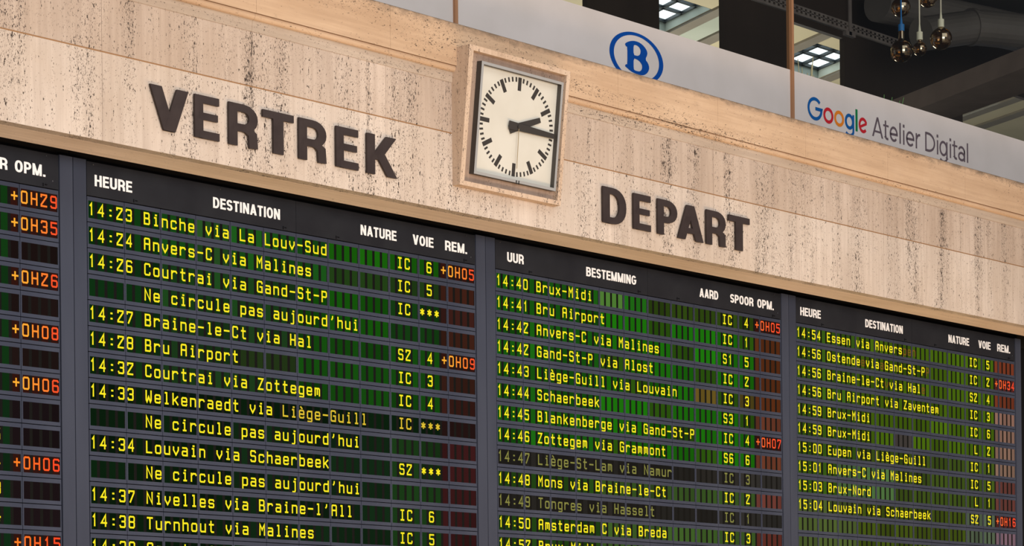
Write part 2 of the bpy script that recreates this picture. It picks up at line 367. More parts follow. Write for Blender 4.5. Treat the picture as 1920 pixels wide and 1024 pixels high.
# ---------------------------------------------------------------- clock
co = ck(.612, -.517, -.05)
clock = thing('wall_clock', co, 'square grey framed station clock with cream dial showing quarter past two', 'clock')
ro = [(.142, -.936), (1.080, -.936), (1.080, -.098), (.142, -.098)]; ri = [(.166, -.914), (1.056, -.914), (1.056, -.119), (.166, -.119)]
m = MB()
for i in range(4):
    j = (i+1) % 4
    m.quad([ck(*ro[i], .002), ck(*ro[j], .002), ck(*ri[j], .002), ck(*ri[i], .002)])
    m.quad([ck(*ro[i], -.048), ck(*ro[j], -.048), ck(*ro[j], .002), ck(*ro[i], .002)], 1 if i in (3,) else (0 if i != 0 else 1))
    m.quad([ck(*ri[i], .002), ck(*ri[j], .002), ck(*ri[j], -.042), ck(*ri[i], -.042)], 1)
m.build('frame', [M_STEEL, M_STEELD], clock, None, co)
m = MB(); m.quad([ck(*p, -.040) for p in ri]); m.quad([ck(*p, -.046) for p in ri[::-1]])
for i in range(4): j = (i+1) % 4; m.quad([ck(*ri[i], -.046), ck(*ri[j], -.046), ck(*ri[j], -.040), ck(*ri[i], -.040)])
m.build('dial', M_DIAL, clock, 'cream enamel dial', co)
CU, CV, RX, RZ = .622, -.512, .421, .374
def radial(r0, r1, wd, ang, off, th=.002):
    """bar from radius fraction r0 to r1 at clock angle ang (deg from 12), tapering wd=(w0,w1)"""
    a = radians(ang); d = Vector((sin(a), cos(a))); p = Vector((cos(a), -sin(a)))
    pt = lambda r, w: (CU+(d.x*r+p.x*w)*RX, CV+(d.y*r+p.y*w)*RZ)
    q = [pt(r0, -wd[0]), pt(r0, wd[0]), pt(r1, wd[1]), pt(r1, -wd[1])]
    mb = MB(); mb.quad([ck(*c, off) for c in q][::-1])
    for i in range(4): j = (i+1) % 4; mb.quad([ck(*q[i], off), ck(*q[j], off), ck(*q[j], off-th), ck(*q[i], off-th)][::-1])
    return mb
for k in range(60):
    if k % 5: radial(.905, .998, (.020, .020), k*6, -.0385).build('minute_mark', M_MARK, clock, None, co)
    else: radial(.735, 1.0, (.044, .044), k*6, -.0385).build('hour_mark', M_MARK, clock, None, co)
radial(-.23, .645, (.085, .052), 67.5, -.026, .004).build('hour_hand', M_MARK, clock, 'short black hour hand', co)
radial(-.25, .985, (.085, .050), 91, -.019, .004).build('minute_hand', M_MARK, clock, 'long black minute hand', co)
radial(0, .84, (.007, .006), 178.5, -.013, .002).build('second_hand', M_BRASS, clock, 'thin brass second hand', co)
m = MB(); m.tube(ck(CU, CV, -.04), ck(CU, CV, -.010), .014, None, 14); m.build('centre_pin', M_MARK, clock, None, co)
m = MB()
for (u0, u1, v0, v1) in ((.612, .622, -.945, -.918), (.640, .650, -.945, -.918), (.612, .650, -.945, -.938)):
    m.quad([ck(u0, v0, .006), ck(u1, v0, .006), ck(u1, v1, .006), ck(u0, v1, .006)]); m.quad([ck(u0, v0, .006), ck(u0, v0, 0), ck(u1, v0, 0), ck(u1, v0, .006)])
m.build('latch', M_MARK, clock, 'small black latch on the lower frame', co)

# ---------------------------------------------------------------- raised letters VERTREK / DEPART
LET = [('V', 10.742, 11.067), ('E', 11.125, 11.343), ('R', 11.429, 11.694), ('T', 11.741, 12.033), ('R', 12.081, 12.347), ('E', 12.443, 12.664), ('K', 12.751, 13.046),
       ('D', 15.398, 15.692), ('E', 15.785, 16.007), ('P', 16.098, 16.356), ('A', 16.367, 16.705), ('R', 16.750, 17.017), ('T', 17.061, 17.358)]
LLAB = ['dark metal letter V, first letter of the word left of the clock', 'dark metal letter E between V and R, left word',
        'dark metal letter R between E and T in the left word', 'dark metal letter T in the middle of the left word',
        'dark metal letter R between T and E in the left word', 'dark metal letter E between R and K, left word', 'dark metal letter K, last letter before the clock',
        'dark metal letter D, first letter of the word right of the clock', 'dark metal letter E between D and P, right word', 'dark metal letter P between E and A in the right word',
        'dark metal letter A between P and R in the right word', 'dark metal letter R between A and T in the right word', 'dark metal letter T, last letter of the right word']
for (ch, x0, x1), lb in zip(LET, LLAB):
    W = CAPW[ch]; t = .185
    xs = (x1-x0)/W
    m = MB(); m.strips(cap(ch, W, t*.96), lambda a, b: ((x0+a*xs)*1.0022, 5.468+b*.290), -.526, -.511)
    for px, pz in ((.15, .25), (.15, .75)):      # fixing studs into the stone
        px_ = {'V': .5, 'A': .5, 'T': .5}.get(ch, .15); pz_ = pz if ch not in 'VA' else (.12 if ch == 'V' else .88)
        m.tube(((x0+px_*(x1-x0))*1.0022, -.515, 5.468+pz_*.29), ((x0+px_*(x1-x0))*1.0022, -.495, 5.468+pz_*.29), .008, None, 8)
    o = m.build('raised_letter', M_LETTER, None, None, ((x0+x1)/2, -.5, 5.459))
    tag(o, lb, 'letter', 'raised letters on the frieze')

# ---------------------------------------------------------------- departure boards
MOD, PIT, GAPM, BX, BZ = .32, .175, .7433, 10.6418, 5.0715
FONT = {
'0': [[(.6, 0), (3.4, 0), (4, .6), (4, 5.4), (3.4, 6), (.6, 6), (0, 5.4), (0, .6), (.6, 0)]],
'1': [[(1, 4.8), (2, 6), (2, 0)]],
'2': [[(0, 5), (0, 6), (4, 6), (4, 5.2), (0, .7), (0, 0), (4, 0)]],
'3': [[(0, 5.2), (.4, 6), (3.6, 6), (4, 5.5), (4, 3.5), (3.5, 3.05), (1.6, 3.05)], [(3.5, 3.05), (4, 2.5), (4, .5), (3.5, 0), (.4, 0), (0, .8)]],
'4': [[(3.2, 0), (3.2, 6), (0, 1.7), (4, 1.7)]],
'5': [[(4, 6), (0, 6), (0, 3.5), (3.4, 3.5), (4, 3), (4, .5), (3.5, 0), (.4, 0), (0, .7)]],
'6': [[(4, 5.4), (3.5, 6), (.6, 6), (0, 5.4), (0, .6), (.6, 0), (3.4, 0), (4, .6), (4, 2.6), (3.5, 3.2), (0, 3.2)]],
'7': [[(0, 5), (0, 6), (4, 6), (4, 5.2), (1, 0)]],
'8': [[(.5, 3.1), (0, 3.6), (0, 5.5), (.6, 6), (3.4, 6), (4, 5.5), (4, 3.6), (3.5, 3.1), (.5, 3.1), (0, 2.6), (0, .6), (.6, 0), (3.4, 0), (4, .6), (4, 2.6), (3.5, 3.1)]],
'9': [[(0, .6), (.5, 0), (3.4, 0), (4, .6), (4, 5.4), (3.4, 6), (.6, 6), (0, 5.4), (0, 3.5), (.6, 2.9), (4, 2.9)]],
':': [[(1.8, 1.1), (2.6, 1.1)], [(1.8, 4), (2.6, 4)]],
'+': [[(0, 3), (4, 3)], [(2, 1.1), (2, 4.9)]],
'-': [[(0, 3), (4, 3)]],
"'": [[(2.3, 6), (2.2, 5), (1.5, 4.2)]],
'*': [[(2, 1.4), (2, 4.8)], [(.4, 2.2), (3.6, 4)], [(.4, 4), (3.6, 2.2)]],
'A': [[(0, 0), (0, 5.5), (.5, 6), (3.5, 6), (4, 5.5), (4, 0)], [(0, 3), (4, 3)]],
'B': [[(0, 0), (0, 6), (3.3, 6), (3.8, 5.5), (3.8, 3.6), (3.3, 3.1), (0, 3.1)], [(3.3, 3.1), (4, 2.5), (4, .5), (3.5, 0), (0, 0)]],
'C': [[(4, 4.8), (4, 5.5), (3.5, 6), (.6, 6), (0, 5.4), (0, .6), (.6, 0), (3.5, 0), (4, .5), (4, 1.2)]],
'E': [[(4, 6), (0, 6), (0, 0), (4, 0)], [(0, 3.1), (3.2, 3.1)]],
'G': [[(4, 5), (4, 5.5), (3.5, 6), (.6, 6), (0, 5.4), (0, .6), (.6, 0), (4, 0), (4, 3), (2.2, 3)]],
'H': [[(0, 0), (0, 6)], [(4, 0), (4, 6)], [(0, 3), (4, 3)]],
'I': [[(.6, 6), (3.4, 6)], [(2, 6), (2, 0)], [(.6, 0), (3.4, 0)]],
'L': [[(0, 6), (0, 0), (4, 0)]],
'M': [[(0, 0), (0, 6), (2, 3), (4, 6), (4, 0)]],
'N': [[(0, 0), (0, 6), (4, 0), (4, 6)]],
'O': [[(.6, 0), (3.4, 0), (4, .6), (4, 5.4), (3.4, 6), (.6, 6), (0, 5.4), (0, .6), (.6, 0)]],
'P': [[(0, 0), (0, 6), (3.4, 6), (4, 5.4), (4, 3.4), (3.4, 2.8), (0, 2.8)]],
'S': [[(4, 5.2), (3.5, 6), (.5, 6), (0, 5.5), (0, 3.6), (.5, 3.1), (3.5, 3.1), (4, 2.6), (4, .5), (3.5, 0), (.5, 0), (0, .8)]],
'T': [[(0, 6), (4, 6)], [(2, 6), (2, 0)]],
'W': [[(0, 6), (0, 1), (.6, 0), (2, 2.6), (3.4, 0), (4, 1), (4, 6)]],
'Z': [[(0, 6), (4, 6), (0, 0), (4, 0)]],
'a': [[(.3, 4.2), (3.4, 4.2), (4, 3.6), (4, 0), (.5, 0), (0, .5), (0, 1.8), (.5, 2.3), (4, 2.3)]],
'b': [[(0, 6), (0, 0), (3.4, 0), (4, .6), (4, 3.6), (3.4, 4.2), (0, 4.2)]],
'c': [[(4, 3.4), (3.5, 4.2), (.6, 4.2), (0, 3.6), (0, .6), (.6, 0), (3.5, 0), (4, .8)]],
'd': [[(4, 6), (4, 0), (.6, 0), (0, .6), (0, 3.6), (.6, 4.2), (4, 4.2)]],
'e': [[(0, 2.1), (4, 2.1), (4, 3.6), (3.4, 4.2), (.6, 4.2), (0, 3.6), (0, .6), (.6, 0), (3.6, 0), (4, .6)]],
'g': [[(4, 0), (.6, 0), (0, .6), (0, 3.6), (.6, 4.2), (4, 4.2), (4, -1.3), (3.5, -1.8), (.4, -1.8)]],
'h': [[(0, 6), (0, 0)], [(0, 4), (3.4, 4.2), (4, 3.6), (4, 0)]],
'i': [[(1, 4.2), (2.1, 4.2), (2.1, 0)], [(1, 0), (3.2, 0)], [(1.7, 5.7), (2.5, 5.7)]],
'j': [[(1.6, 4.2), (2.8, 4.2), (2.8, -1.2), (2.2, -1.8), (.6, -1.8)], [(2.4, 5.7), (3.2, 5.7)]],
'k': [[(0, 6), (0, 0)], [(3.8, 4.4), (.4, 1.9)], [(1.4, 2.6), (4, 0)]],
'l': [[(1, 6), (2.1, 6), (2.1, 0)], [(1, 0), (3.2, 0)]],
'm': [[(0, 0), (0, 4.2), (3.5, 4.2), (4, 3.7), (4, 0)], [(2, 4.2), (2, .8)]],
'n': [[(0, 0), (0, 4.2), (3.4, 4.2), (4, 3.6), (4, 0)]],
'o': [[(.6, 0), (3.4, 0), (4, .6), (4, 3.6), (3.4, 4.2), (.6, 4.2), (0, 3.6), (0, .6), (.6, 0)]],
'p': [[(0, -1.8), (0, 4.2), (3.4, 4.2), (4, 3.6), (4, .6), (3.4, 0), (0, 0)]],
'r': [[(0, 0), (0, 4.3)], [(0, 3.0), (1.3, 4.2), (3.4, 4.2), (4, 3.5)]],
's': [[(4, 3.6), (3.6, 4.2), (.5, 4.2), (0, 3.7), (0, 2.6), (.5, 2.1), (3.5, 2.1), (4, 1.6), (4, .5), (3.5, 0), (.4, 0), (0, .6)]],
't': [[(1.5, 6), (1.5, .6), (2.1, 0), (3.6, 0)], [(.2, 4.2), (3.5, 4.2)]],
'u': [[(0, 4.2), (0, .6), (.6, 0), (4, 0), (4, 4.2)]],
'v': [[(0, 4.2), (0, 2.6), (2, 0), (4, 2.6), (4, 4.2)]],
'x': [[(0, 4.2), (4, 0)], [(4, 4.2), (0, 0)]],
}
FONT['è'] = FONT['e']+[[(1.2, 6.3), (2.4, 5.4)]]
GW, GH, GT = .0548, .0860, .0118
YEL = lin((255, 236, 38)); DIMY = lin((134, 132, 66)); GHOST = lin((120, 84, 28))
REDS = {43: (255, 176, 52), 44: (255, 168, 52), 45: (255, 146, 50), 46: (255, 128, 48), 47: (248, 84, 42)}
def glyphs(mb, txt, col0, xl, zt, colf, y=.0095):
    for k, ch in enumerate(txt):
        if ch == ' ' or ch not in FONT: continue
        x0 = xl+(col0+k)*MOD/4+.0124+GT/2; z0 = zt-.0416-GH+GT/2; sx = (GW-GT)/4; sz = (GH-GT)/6
        tt = GT*1.02
        for pl in FONT[ch]:
            P = [(x0+a*sx, z0+b*sz) for a, b in pl]
            if P[0] != P[-1]:        # square ends
                e0 = (Vector(P[0])-Vector(P[1])).normalized()*GT*.42; e1 = (Vector(P[-1])-Vector(P[-2])).normalized()*GT*.42
                P[0] = tuple(Vector(P[0])+e0); P[-1] = tuple(Vector(P[-1])+e1); cl = False
            else: P = P[:-1]; cl = True
            mb.strips([S(P, tt, cl)], lambda a, b: (a, b), y, None, 1, colf(col0+k))

FIELDS = (('time_display', 0, 6), ('destination_display', 6, 36), ('train_type_display', 36, 40), ('track_display', 40, 43), ('delay_display', 43, 48))
def jit(c, a=.12):
    f = 1+random.uniform(-a, a); return tuple(min(255, v*f) for v in c)
OFFB = (22, 24, 22)
def strip_colour(p, r, c):
    """colour of a lit cell strip: board p, row r (1..), character column c"""
    mo = c//4; rem = c >= 43
    if p == 1:
        if rem: return (34, 22, 20) if r < 9 else (30, 20, 22)
        return (22, 66, 22) if r < 4 else ((18, 52, 20) if r < 9 else (16, 42, 20))
    if p == 2:
        if rem: return {1: (58, 20, 18), 2: (68, 34, 24), 3: (64, 32, 26), 4: (66, 34, 24), 5: (52, 22, 20), 6: (60, 32, 24), 7: (62, 30, 24)}.get(r, (62, 26, 26) if r > 8 else (40, 22, 20))
        if r <= 2: return (18, 62, 20) if mo < 2 else ((46, 92, 40) if mo == 3 else (28, 86, 26)) if mo < 7 else ((26, 96, 12) if r == 1 else (34, 62, 22))
        if r <= 4: return (16, 52, 20) if mo < 2 else ((30, 70, 28) if mo < 6 else (22, 88, 12)) if mo < 9 else (22, 66, 20)
        if r == 6 and mo in (4, 5): return (40, 60, 26)
        if r <= 7: return (16, 48, 18) if mo < 2 else ((30, 62, 28) if mo < 6 else (20, 72, 14))
        if mo >= 9 and r > 8: return (26, 56, 22)
        return (12, 32, 14) if mo < 4 or r == 8 else (18, 40, 20)
    if p == 3:
        if r in (9, 11): return (40, 37, 33) if mo < 9 else (50, 47, 43)
        if rem: return {1: (70, 30, 16), 10: (124, 66, 56), 12: (112, 54, 44), 13: (110, 56, 44)}.get(r, (100, 50, 24) if r < 6 else (108, 58, 40))
        if r == 1: return {4: (96, 150, 62)}.get(mo, (30, 98, 20) if mo < 6 else (44, 66, 16))
        if r == 5 and mo == 8: return (98, 80, 30)
        if r == 5 and mo >= 10: return (74, 62, 24)
        if r < 9: return (26, 96, 18) if mo < 4 else (28, 110, 12) if (mo*3+r) % 4 else (44, 84, 14)
        return (38, 74, 22) if mo < 4 else (62, 92, 38)
    if p == 4:
        if rem:
            if r <= 3: return (124, 58, 36)
            if r <= 7: return (146, 100+r*2, 88+r)
            if r <= 9: return (112, 64, 56)
            return (132, 102, 112)
        if r == 6 and mo == 5: return (64, 58, 54)
        if r >= 10: return (84, 102, 48) if mo < 3 else (66, 82, 20) if mo < 9 else (86, 100, 76)
        if r in (8, 9) and mo in (2, 3, 4): return (84, 120, 66)
        return (58, 92, 22) if mo < 3 else (70, 100, 14) if r < 7 else (64, 84, 26)

ROWS = {
1: {1: ('', '', '', '0H29'), 2: ('', '', '', '0H35'), 4: ('', '', '', '0H26'), 6: ('', '', '', '0H08'), 8: ('', '', '', '0H06'), 10: ('', '', '5', ''), 11: ('', '', '4', '0H06'), 12: ('', '', '3', ''), 13: ('', '', '4', ''), 14: ('', '', '', '0H15')},
2: {1: ('14:23 Binche via La Louv-Sud', 'IC', '6', '0H05'), 2: ('14:24 Anvers-C via Malines', 'IC', '5', ''), 3: ('14:26 Courtrai via Gand-St-P', 'IC', '***', ''), 4: ("      Ne circule pas aujourd'hui", '', '', ''),
    5: ('14:27 Braine-le-Ct via Hal', 'S2', '4', '0H09'), 6: ('14:28 Bru Airport', 'IC', '3', ''), 7: ('14:32 Courtrai via Zottegem', 'IC', '4', ''), 8: ('14:33 Welkenraedt via Liège-Guill', 'IC', '***', ''),
    9: ("      Ne circule pas aujourd'hui", '', '', ''), 10: ('14:34 Louvain via Schaerbeek', 'S2', '***', ''), 11: ("      Ne circule pas aujourd'hui", '', '', ''),
    12: ("14:37 Nivelles via Braine-l'All", 'IC', '6', ''), 13: ('14:38 Turnhout via Malines', 'IC', '5', ''), 14: ('14:39 Courtrai', '', '', '')},
3: {1: ('14:40 Brux-Midi', 'IC', '4', '0H05'), 2: ('14:41 Bru Airport', 'IC', '1', ''), 3: ('14:42 Anvers-C via Malines', 'S1', '5', ''), 4: ('14:42 Gand-St-P via Alost', 'IC', '2', ''), 5: ('14:43 Liège-Guill via Louvain', 'IC', '3', ''),
    6: ('14:44 Schaerbeek', 'S3', '1', ''), 7: ('14:45 Blankenberge via Gand-St-P', 'IC', '4', '0H07'), 8: ('14:46 Zottegem via Grammont', 'S6', '6', ''), 9: ('14:47 Liège-St-Lam via Namur', 'IC', '3', ''),
    10: ('14:48 Mons via Braine-le-Ct', 'IC', '2', ''), 11: ('14:49 Tongres via Hasselt', 'IC', '1', ''), 12: ('14:50 Amsterdam C via Breda', 'IC', '3', ''), 13: ('14:52 Brux-Midi', '', '', '')},
4: {1: ('14:54 Essen via Anvers', 'IC', '5', ''), 2: ('14:56 Ostende via Gand-St-P', 'IC', '2', '0H34'), 3: ('14:56 Braine-le-Ct via Hal', 'S2', '4', ''), 4: ('14:56 Bru Airport via Zaventem', 'IC', '3', ''),
    5: ('14:59 Brux-Midi', 'IC', '6', ''), 6: ('14:59 Brux-Midi', ' L', '2', ''), 7: ('15:00 Eupen via Liège-Guill', 'IC', '1', ''), 8: ('15:01 Anvers-C via Malines', 'IC', '5', ''), 9: ('15:03 Brux-Nord', ' L', '1', ''),
    10: ('15:04 Louvain via Schaerbeek', 'S2', '5', '0H16')}}
GHOSTS = {(4, 1): [(22, 'pen')], (4, 2): [(13, 'e'), (17, 'a'), (27, 'P')], (4, 3): [(18, 'v'), (26, 'e')]}
FR = [('HEURE', .204, 1.212), ('DESTINATION', 3.50, 5.50), ('NATURE', 8.06, 9.25), ('VOIE', 9.81, 10.52), ('REM.', 10.93, 11.71)]
NL = [('UUR', .435, 1.05), ('BESTEMMING', 3.479, 5.52), ('AARD', 8.247, 9.08), ('SPOOR', 9.63, 10.697), ('OPM.', 10.885, 11.66)]
BLAB = {1: 'dark grey departure board at the left edge, only its red delay column showing', 2: 'dark grey departure board with HEURE header, starting at 14:23',
        3: 'dark grey departure board with UUR header, starting at 14:40', 4: 'dark grey departure board with HEURE header, starting at 14:54, farthest right'}
NROW = 15
for p in (1, 2, 3, 4):
    xl = BX+(p-2)*(12+GAPM)*MOD; xr = xl+12*MOD; zb = BZ-NROW*PIT
    og = Vector(((xl+xr)/2, .16, zb-.14))
    bd = thing('departure_board', og, BLAB[p], 'departure board', 'departure boards under the frieze')
    # frame: back plate, side pillars, lower rail
    hw = GAPM*MOD/2-.003
    m = MB(); m.box(xl-hw, xr+hw, .035, .155, zb-.14, 5.40, 1)
    m.box(xl-hw, xl-.008, -.004, .035, zb-.14, 5.312); m.box(xr+.008, xr+hw, -.004, .035, zb-.14, 5.312); m.box(xl-.008, xr+.008, 0, .035, zb-.14, zb-.006)
    m.build('frame', [M_PILLAR, M_GAP], bd, None, og)
    # header plates with lettering
    for k, (a, b) in enumerate(((0, 6), (6, 12))):
        x0, x1 = xl+a*MOD+(.0 if k == 0 else .0015), xl+b*MOD-(.0015 if k == 0 else 0)
        m = MB(); m.box(x0, x1, -.001, .034, BZ+.004, 5.305)
        for (cx, cz) in ((x0+.40, BZ+.010), (x1-.13, BZ+.010)):      # little clips at the lower edge
            m.box(cx, cx+.004, -.006, 0, cz, cz+.022, 1); m.box(cx+.016, cx+.034, -.006, 0, cz+.010, cz+.016, 1)
        hp = m.build('header_panel', [M_HEADER, M_GAP], bd, None, og)
        for (sx, sz) in (((x0+.055, 5.288), (x0+.62*(x1-x0), 5.286)) if k == 0 else ((x1-.05, BZ+.055), (x1-.10, 5.287))):
            mm = MB(); mm.tube((sx, -.004, sz), (sx, .002, sz), .0045, None, 10); mm.build('screw', M_SCREW, hp, None, (sx, 0, sz))
        for tx, u0, u1 in (FR if p % 2 == 0 else NL):
            if (u0 < 6) == (k == 0):
                mm = MB(); word(mm, tx, xl+u0*MOD, xl+u1*MOD, BZ+.0735, BZ+.150, -.0035, -.001)
                mm.build('lettering', M_WHITE, hp, 'white %s' % tx.strip('.'), (xl+u0*MOD, -.001, BZ+.07))
    # rows
    for r in range(1, NROW+1):
        zt = BZ-(r-1)*PIT; ro_ = Vector((xl, .02, zt-PIT))
        m = MB()
        for k in range(12):
            x0, x1, z1, z0 = xl+k*MOD+.0022, xl+(k+1)*MOD-.0022, zt-.0028, zt-PIT+.0028
            a0, a1, b1, b0 = xl+k*MOD+.0118, xl+(k+1)*MOD-.0100, zt-.0305, zt-.1475
            oo = [(x0, z0), (x1, z0), (x1, z1), (x0, z1)]; ii = [(a0, b0), (a1, b0), (a1, b1), (a0, b1)]
            for i in range(4):
                j = (i+1) % 4
                m.quad([(oo[i][0], 0, oo[i][1]), (oo[j][0], 0, oo[j][1]), (ii[j][0], 0, ii[j][1]), (ii[i][0], 0, ii[i][1])])
                m.quad([(ii[i][0], 0, ii[i][1]), (ii[j][0], 0, ii[j][1]), (ii[j][0], .004, ii[j][1]), (ii[i][0], .004, ii[i][1])])
                m.quad([(oo[j][0], 0, oo[j][1]), (oo[i][0], 0, oo[i][1]), (oo[i][0], .034, oo[i][1]), (oo[j][0], .034, oo[j][1])])
        row = m.build('display_row', M_BEZEL, bd, None, ro_)
        main, ty, trk, dl = ROWS[p].get(r, ('', '', '', '')); dim = (p == 3 and r in (9, 11)); yc = (lambda c: DIMY) if dim else ((lambda c: YEL if c < 22 else lin((222, 190, 52))) if (p, r) == (2, 8) else (lambda c: YEL))
        line = list((main.ljust(37)+ty.ljust(2)).ljust(48))
        tcol = 40 if len(trk) == 3 else 41
        for q, ch in enumerate(trk): line[tcol+q] = ch
        if dl: line[43:48] = '+'+dl
        line = ''.join(line)
        rc = (lambda c: lin(REDS[c])) if p < 3 else (lambda c: lin((255, 110-(c-43)*8, 46)))
        if p == 1 and r > 10: rc = lambda c: lin((255, 128-(c-43)*13, 38))
        fmod = [1+random.uniform(-.12, .12) for k in range(12)]
        for nm, c0, c1 in FIELDS:
            m = MB(); X0 = xl+c0*MOD/4+(.003 if c0 == 0 else 0); X1 = xl+c1*MOD/4-(.003 if c1 == 48 else 0); b1, b0 = zt-.0290, zt-.1490
            m.quad([(X0, .0030, b0), (X1, .0030, b0), (X1, .0030, b1), (X0, .0030, b1)])
            for c in range(c0, c1):
                k = c//4; cc = jit(tuple(v*fmod[k] for v in strip_colour(p, r, c)), .06)
                if line[c] != ' ': cc = tuple(v*.82 for v in cc)
                if c >= 43 and dl: cc = (56, 24, 18) if p != 4 else (90, 40, 36)
                sx0 = max(xl+k*MOD+.012, xl+c*MOD/4+.0095); sx1 = min(xl+(k+1)*MOD-.0102, xl+c*MOD/4+.0645)
                m.quad([(sx0, .0026, b0), (sx1, .0026, b0), (sx1, .0026, b1), (sx0, .0026, b1)], 1, lin(tuple(v*(.86 if c >= 43 else .93) for v in cc)))
            for g0, tx in GHOSTS.get((p, r), ()):
                for q, ch in enumerate(tx):
                    if c0 <= g0+q < c1: glyphs(m, ch, g0+q, xl, zt, lambda c: GHOST, .0022)
            glyphs(m, line[c0:c1], c0, xl, zt, rc if c0 == 43 else yc, .0018)
            tx = line[c0:c1].strip()
            lb = None
            if tx and c0 == 43: lb = 'lit red delay'
            elif tx and c0 == 6: lb = 'dim unlit destination' if dim else 'lit yellow destination'
            m.build(nm, [M_LCD, M_LIT], row, lb, ro_)

# ---------------------------------------------------------------- glazing above the cornice
GY = -.20; ZF = 7.288
XM = [9.63, 14.056, 18.472, 22.89, 27.3]
WLAB = ['glass window with frosted grey band left of the first bronze mullion', 'glass window with frosted grey band and blue oval emblem', 'glass window with frosted grey band and coloured lettering', 'glass window beyond the lettering, cut by the right edge']
wins = []
for k in range(4):
    x0, x1 = XM[k]+.012, XM[k+1]-.012
    wn = thing('window_%d' % (k+1), (x0, GY, 6.70), WLAB[k], 'window', None, 'structure'); wins.append(wn)
    m = MB(); m.quad([(x0, GY, 6.70), (x1, GY, 6.70), (x1, GY, 11.5), (x0, GY, 11.5)]); m.build('pane', M_GLASS, wn, None, (x0, GY, 6.7))
    m = MB(); m.box(x0, x1, GY-.006, GY-.002, 6.70, ZF); m.build('frosted_band', M_FILM, wn, 'frosted grey film band', (x0, GY, 6.7))
for k, x in enumerate(XM):
    m = MB(); m.box(x-.016, x+.016, GY-.03, GY+.03, 6.70, 11.5)
    struct(m.build('trim_%d' % (5+k), M_MULL), ['bronze mullion out of view left', 'bronze mullion left of the blue oval emblem', 'bronze mullion between the blue emblem and the coloured lettering', 'bronze mullion beyond the right edge', 'farthest bronze mullion on the right'][k], 'mullion')
# blue oval emblem
def filled(name, loops, y, material, parent, label=None):
    cu = bpy.data.curves.new(name, 'CURVE'); cu.dimensions = '2D'; cu.fill_mode = 'BOTH'
    for lp in loops:
        sp = cu.splines.new('POLY'); sp.points.add(len(lp)-1); sp.use_cyclic_u = True
        for q, (x, z) in zip(sp.points, lp): q.co = (x, z, 0, 1)
    tmp = bpy.data.objects.new(name, cu); COL.objects.link(tmp); dg = bpy.context.evaluated_depsgraph_get(); dg.update()
    src = tmp.evaluated_get(dg).to_mesh(); V = [(v.co.x, y, v.co.y) for v in src.vertices]; Fc = [tuple(q.vertices) for q in src.polygons]
    tmp.evaluated_get(dg).to_mesh_clear(); bpy.data.objects.remove(tmp)
    mb = MB()
    for f in Fc:
        a, b, c = (Vector(V[i]) for i in f[:3])
        f = f if (b-a).cross(c-a).y < 0 else f[::-1]
        mb.quad([V[i] for i in f])
    return mb.build(name, material, parent, label, (loops[0][0][0], y, loops[0][0][1]))
def smooth(pts, it=2):
    for _ in range(it):
        r = []
        for a, b in zip(pts, pts[1:]+pts[:1]): r += [(a[0]*.75+b[0]*.25, a[1]*.75+b[1]*.25), (a[0]*.25+b[0]*.75, a[1]*.25+b[1]*.75)]
        pts = r
    return pts
yl = GY-.008
ell = lambda rx, rz: [(16.270+rx*cos(2*pi*i/64), 6.993+rz*sin(2*pi*i/64)) for i in range(64)]
filled('emblem_ring', [ell(.355, .209), ell(.298, .183)], yl, M_BLUE, wins[1], 'blue oval ring')
BO = [(16.114, 7.083), (16.15, 7.105), (16.203, 7.124), (16.256, 7.132), (16.316, 7.128), (16.369, 7.109), (16.407, 7.08), (16.414, 7.048), (16.383, 7.001), (16.42, 6.977), (16.437, 6.944), (16.427, 6.911), (16.392, 6.878), (16.342, 6.859), (16.282, 6.858), (16.221, 6.862), (16.176, 6.873), (16.139, 6.888), (16.111, 6.899), (16.132, 6.919), (16.147, 6.915), (16.148, 7.067), (16.134, 7.062)]
C1 = [(16.229, 7.091), (16.255, 7.1), (16.293, 7.095), (16.319, 7.076), (16.324, 7.055), (16.315, 7.03), (16.292, 7.015), (16.269, 7.011), (16.229, 7.011)]
C2 = [(16.229, 6.983), (16.269, 6.982), (16.306, 6.973), (16.335, 6.952), (16.342, 6.934), (16.337, 6.909), (16.312, 6.888), (16.282, 6.884), (16.244, 6.884), (16.228, 6.894)]
filled('emblem_letter', [smooth(BO, 1), smooth(C1, 1), smooth(C2, 1)], yl, M_BLUE, wins[1], 'blue letter B')
# vinyl lettering: strokes in metres
BL = 6.902; CAPH = .188
def lt(strips, material, name='letter', label=None):
    m = MB(); m.strips(strips, lambda a, b: (a, b), yl, None)
    x = min(p[0] for s in strips for p in s[0]); m.build(name, material, wins[2], label, (x, yl, BL))
def ring(cx, cz, rx, rz, t, a0=0, a1=None):
    return S(arc(cx, cz, rx-t/2, rz-t/2, 0, 345, 23), t, True) if a1 is None else S(arc(cx, cz, rx-t/2, rz-t/2, a0, a1, 22), t)
T1, T2, XH = .034, .023, .146
lt([S(arc(18.836, 7.0, .108-T1*.2, .107-T1/2, 42, 355, 24)+[(18.94, 7.003), (18.842, 7.003)], T1*.92)], M_GBLUE, label='blue letter G')
lt([ring(19.047, BL+.071, .080, .074, T1*.9)], M_GRED, label='red letter o'); lt([ring(19.219, BL+.071, .080, .074, T1*.9)], M_GORG, label='orange letter o')
lt([ring(19.385, BL+.071, .073, .074, T1*.9), S([(19.449, BL+.142), (19.449, BL-.01)]+arc(19.385, BL-.012, .064, .044, 0, -150, 10), T1*.85)], M_GBLUE, label='blue letter g')
lt([S([(19.5025, BL), (19.5025, BL+.205)], T1)], M_GGRN, label='green letter l')
def e_(x0, x1, t):
    cx, rx, rz = (x0+x1)/2, (x1-x0)/2, XH/2
    return [S([(x0+t/2, BL+XH*.47), (x1-t/2, BL+XH*.50)]+arc(cx, BL+rz, rx-t/2, rz-t/2, 5, 318, 22), t)]
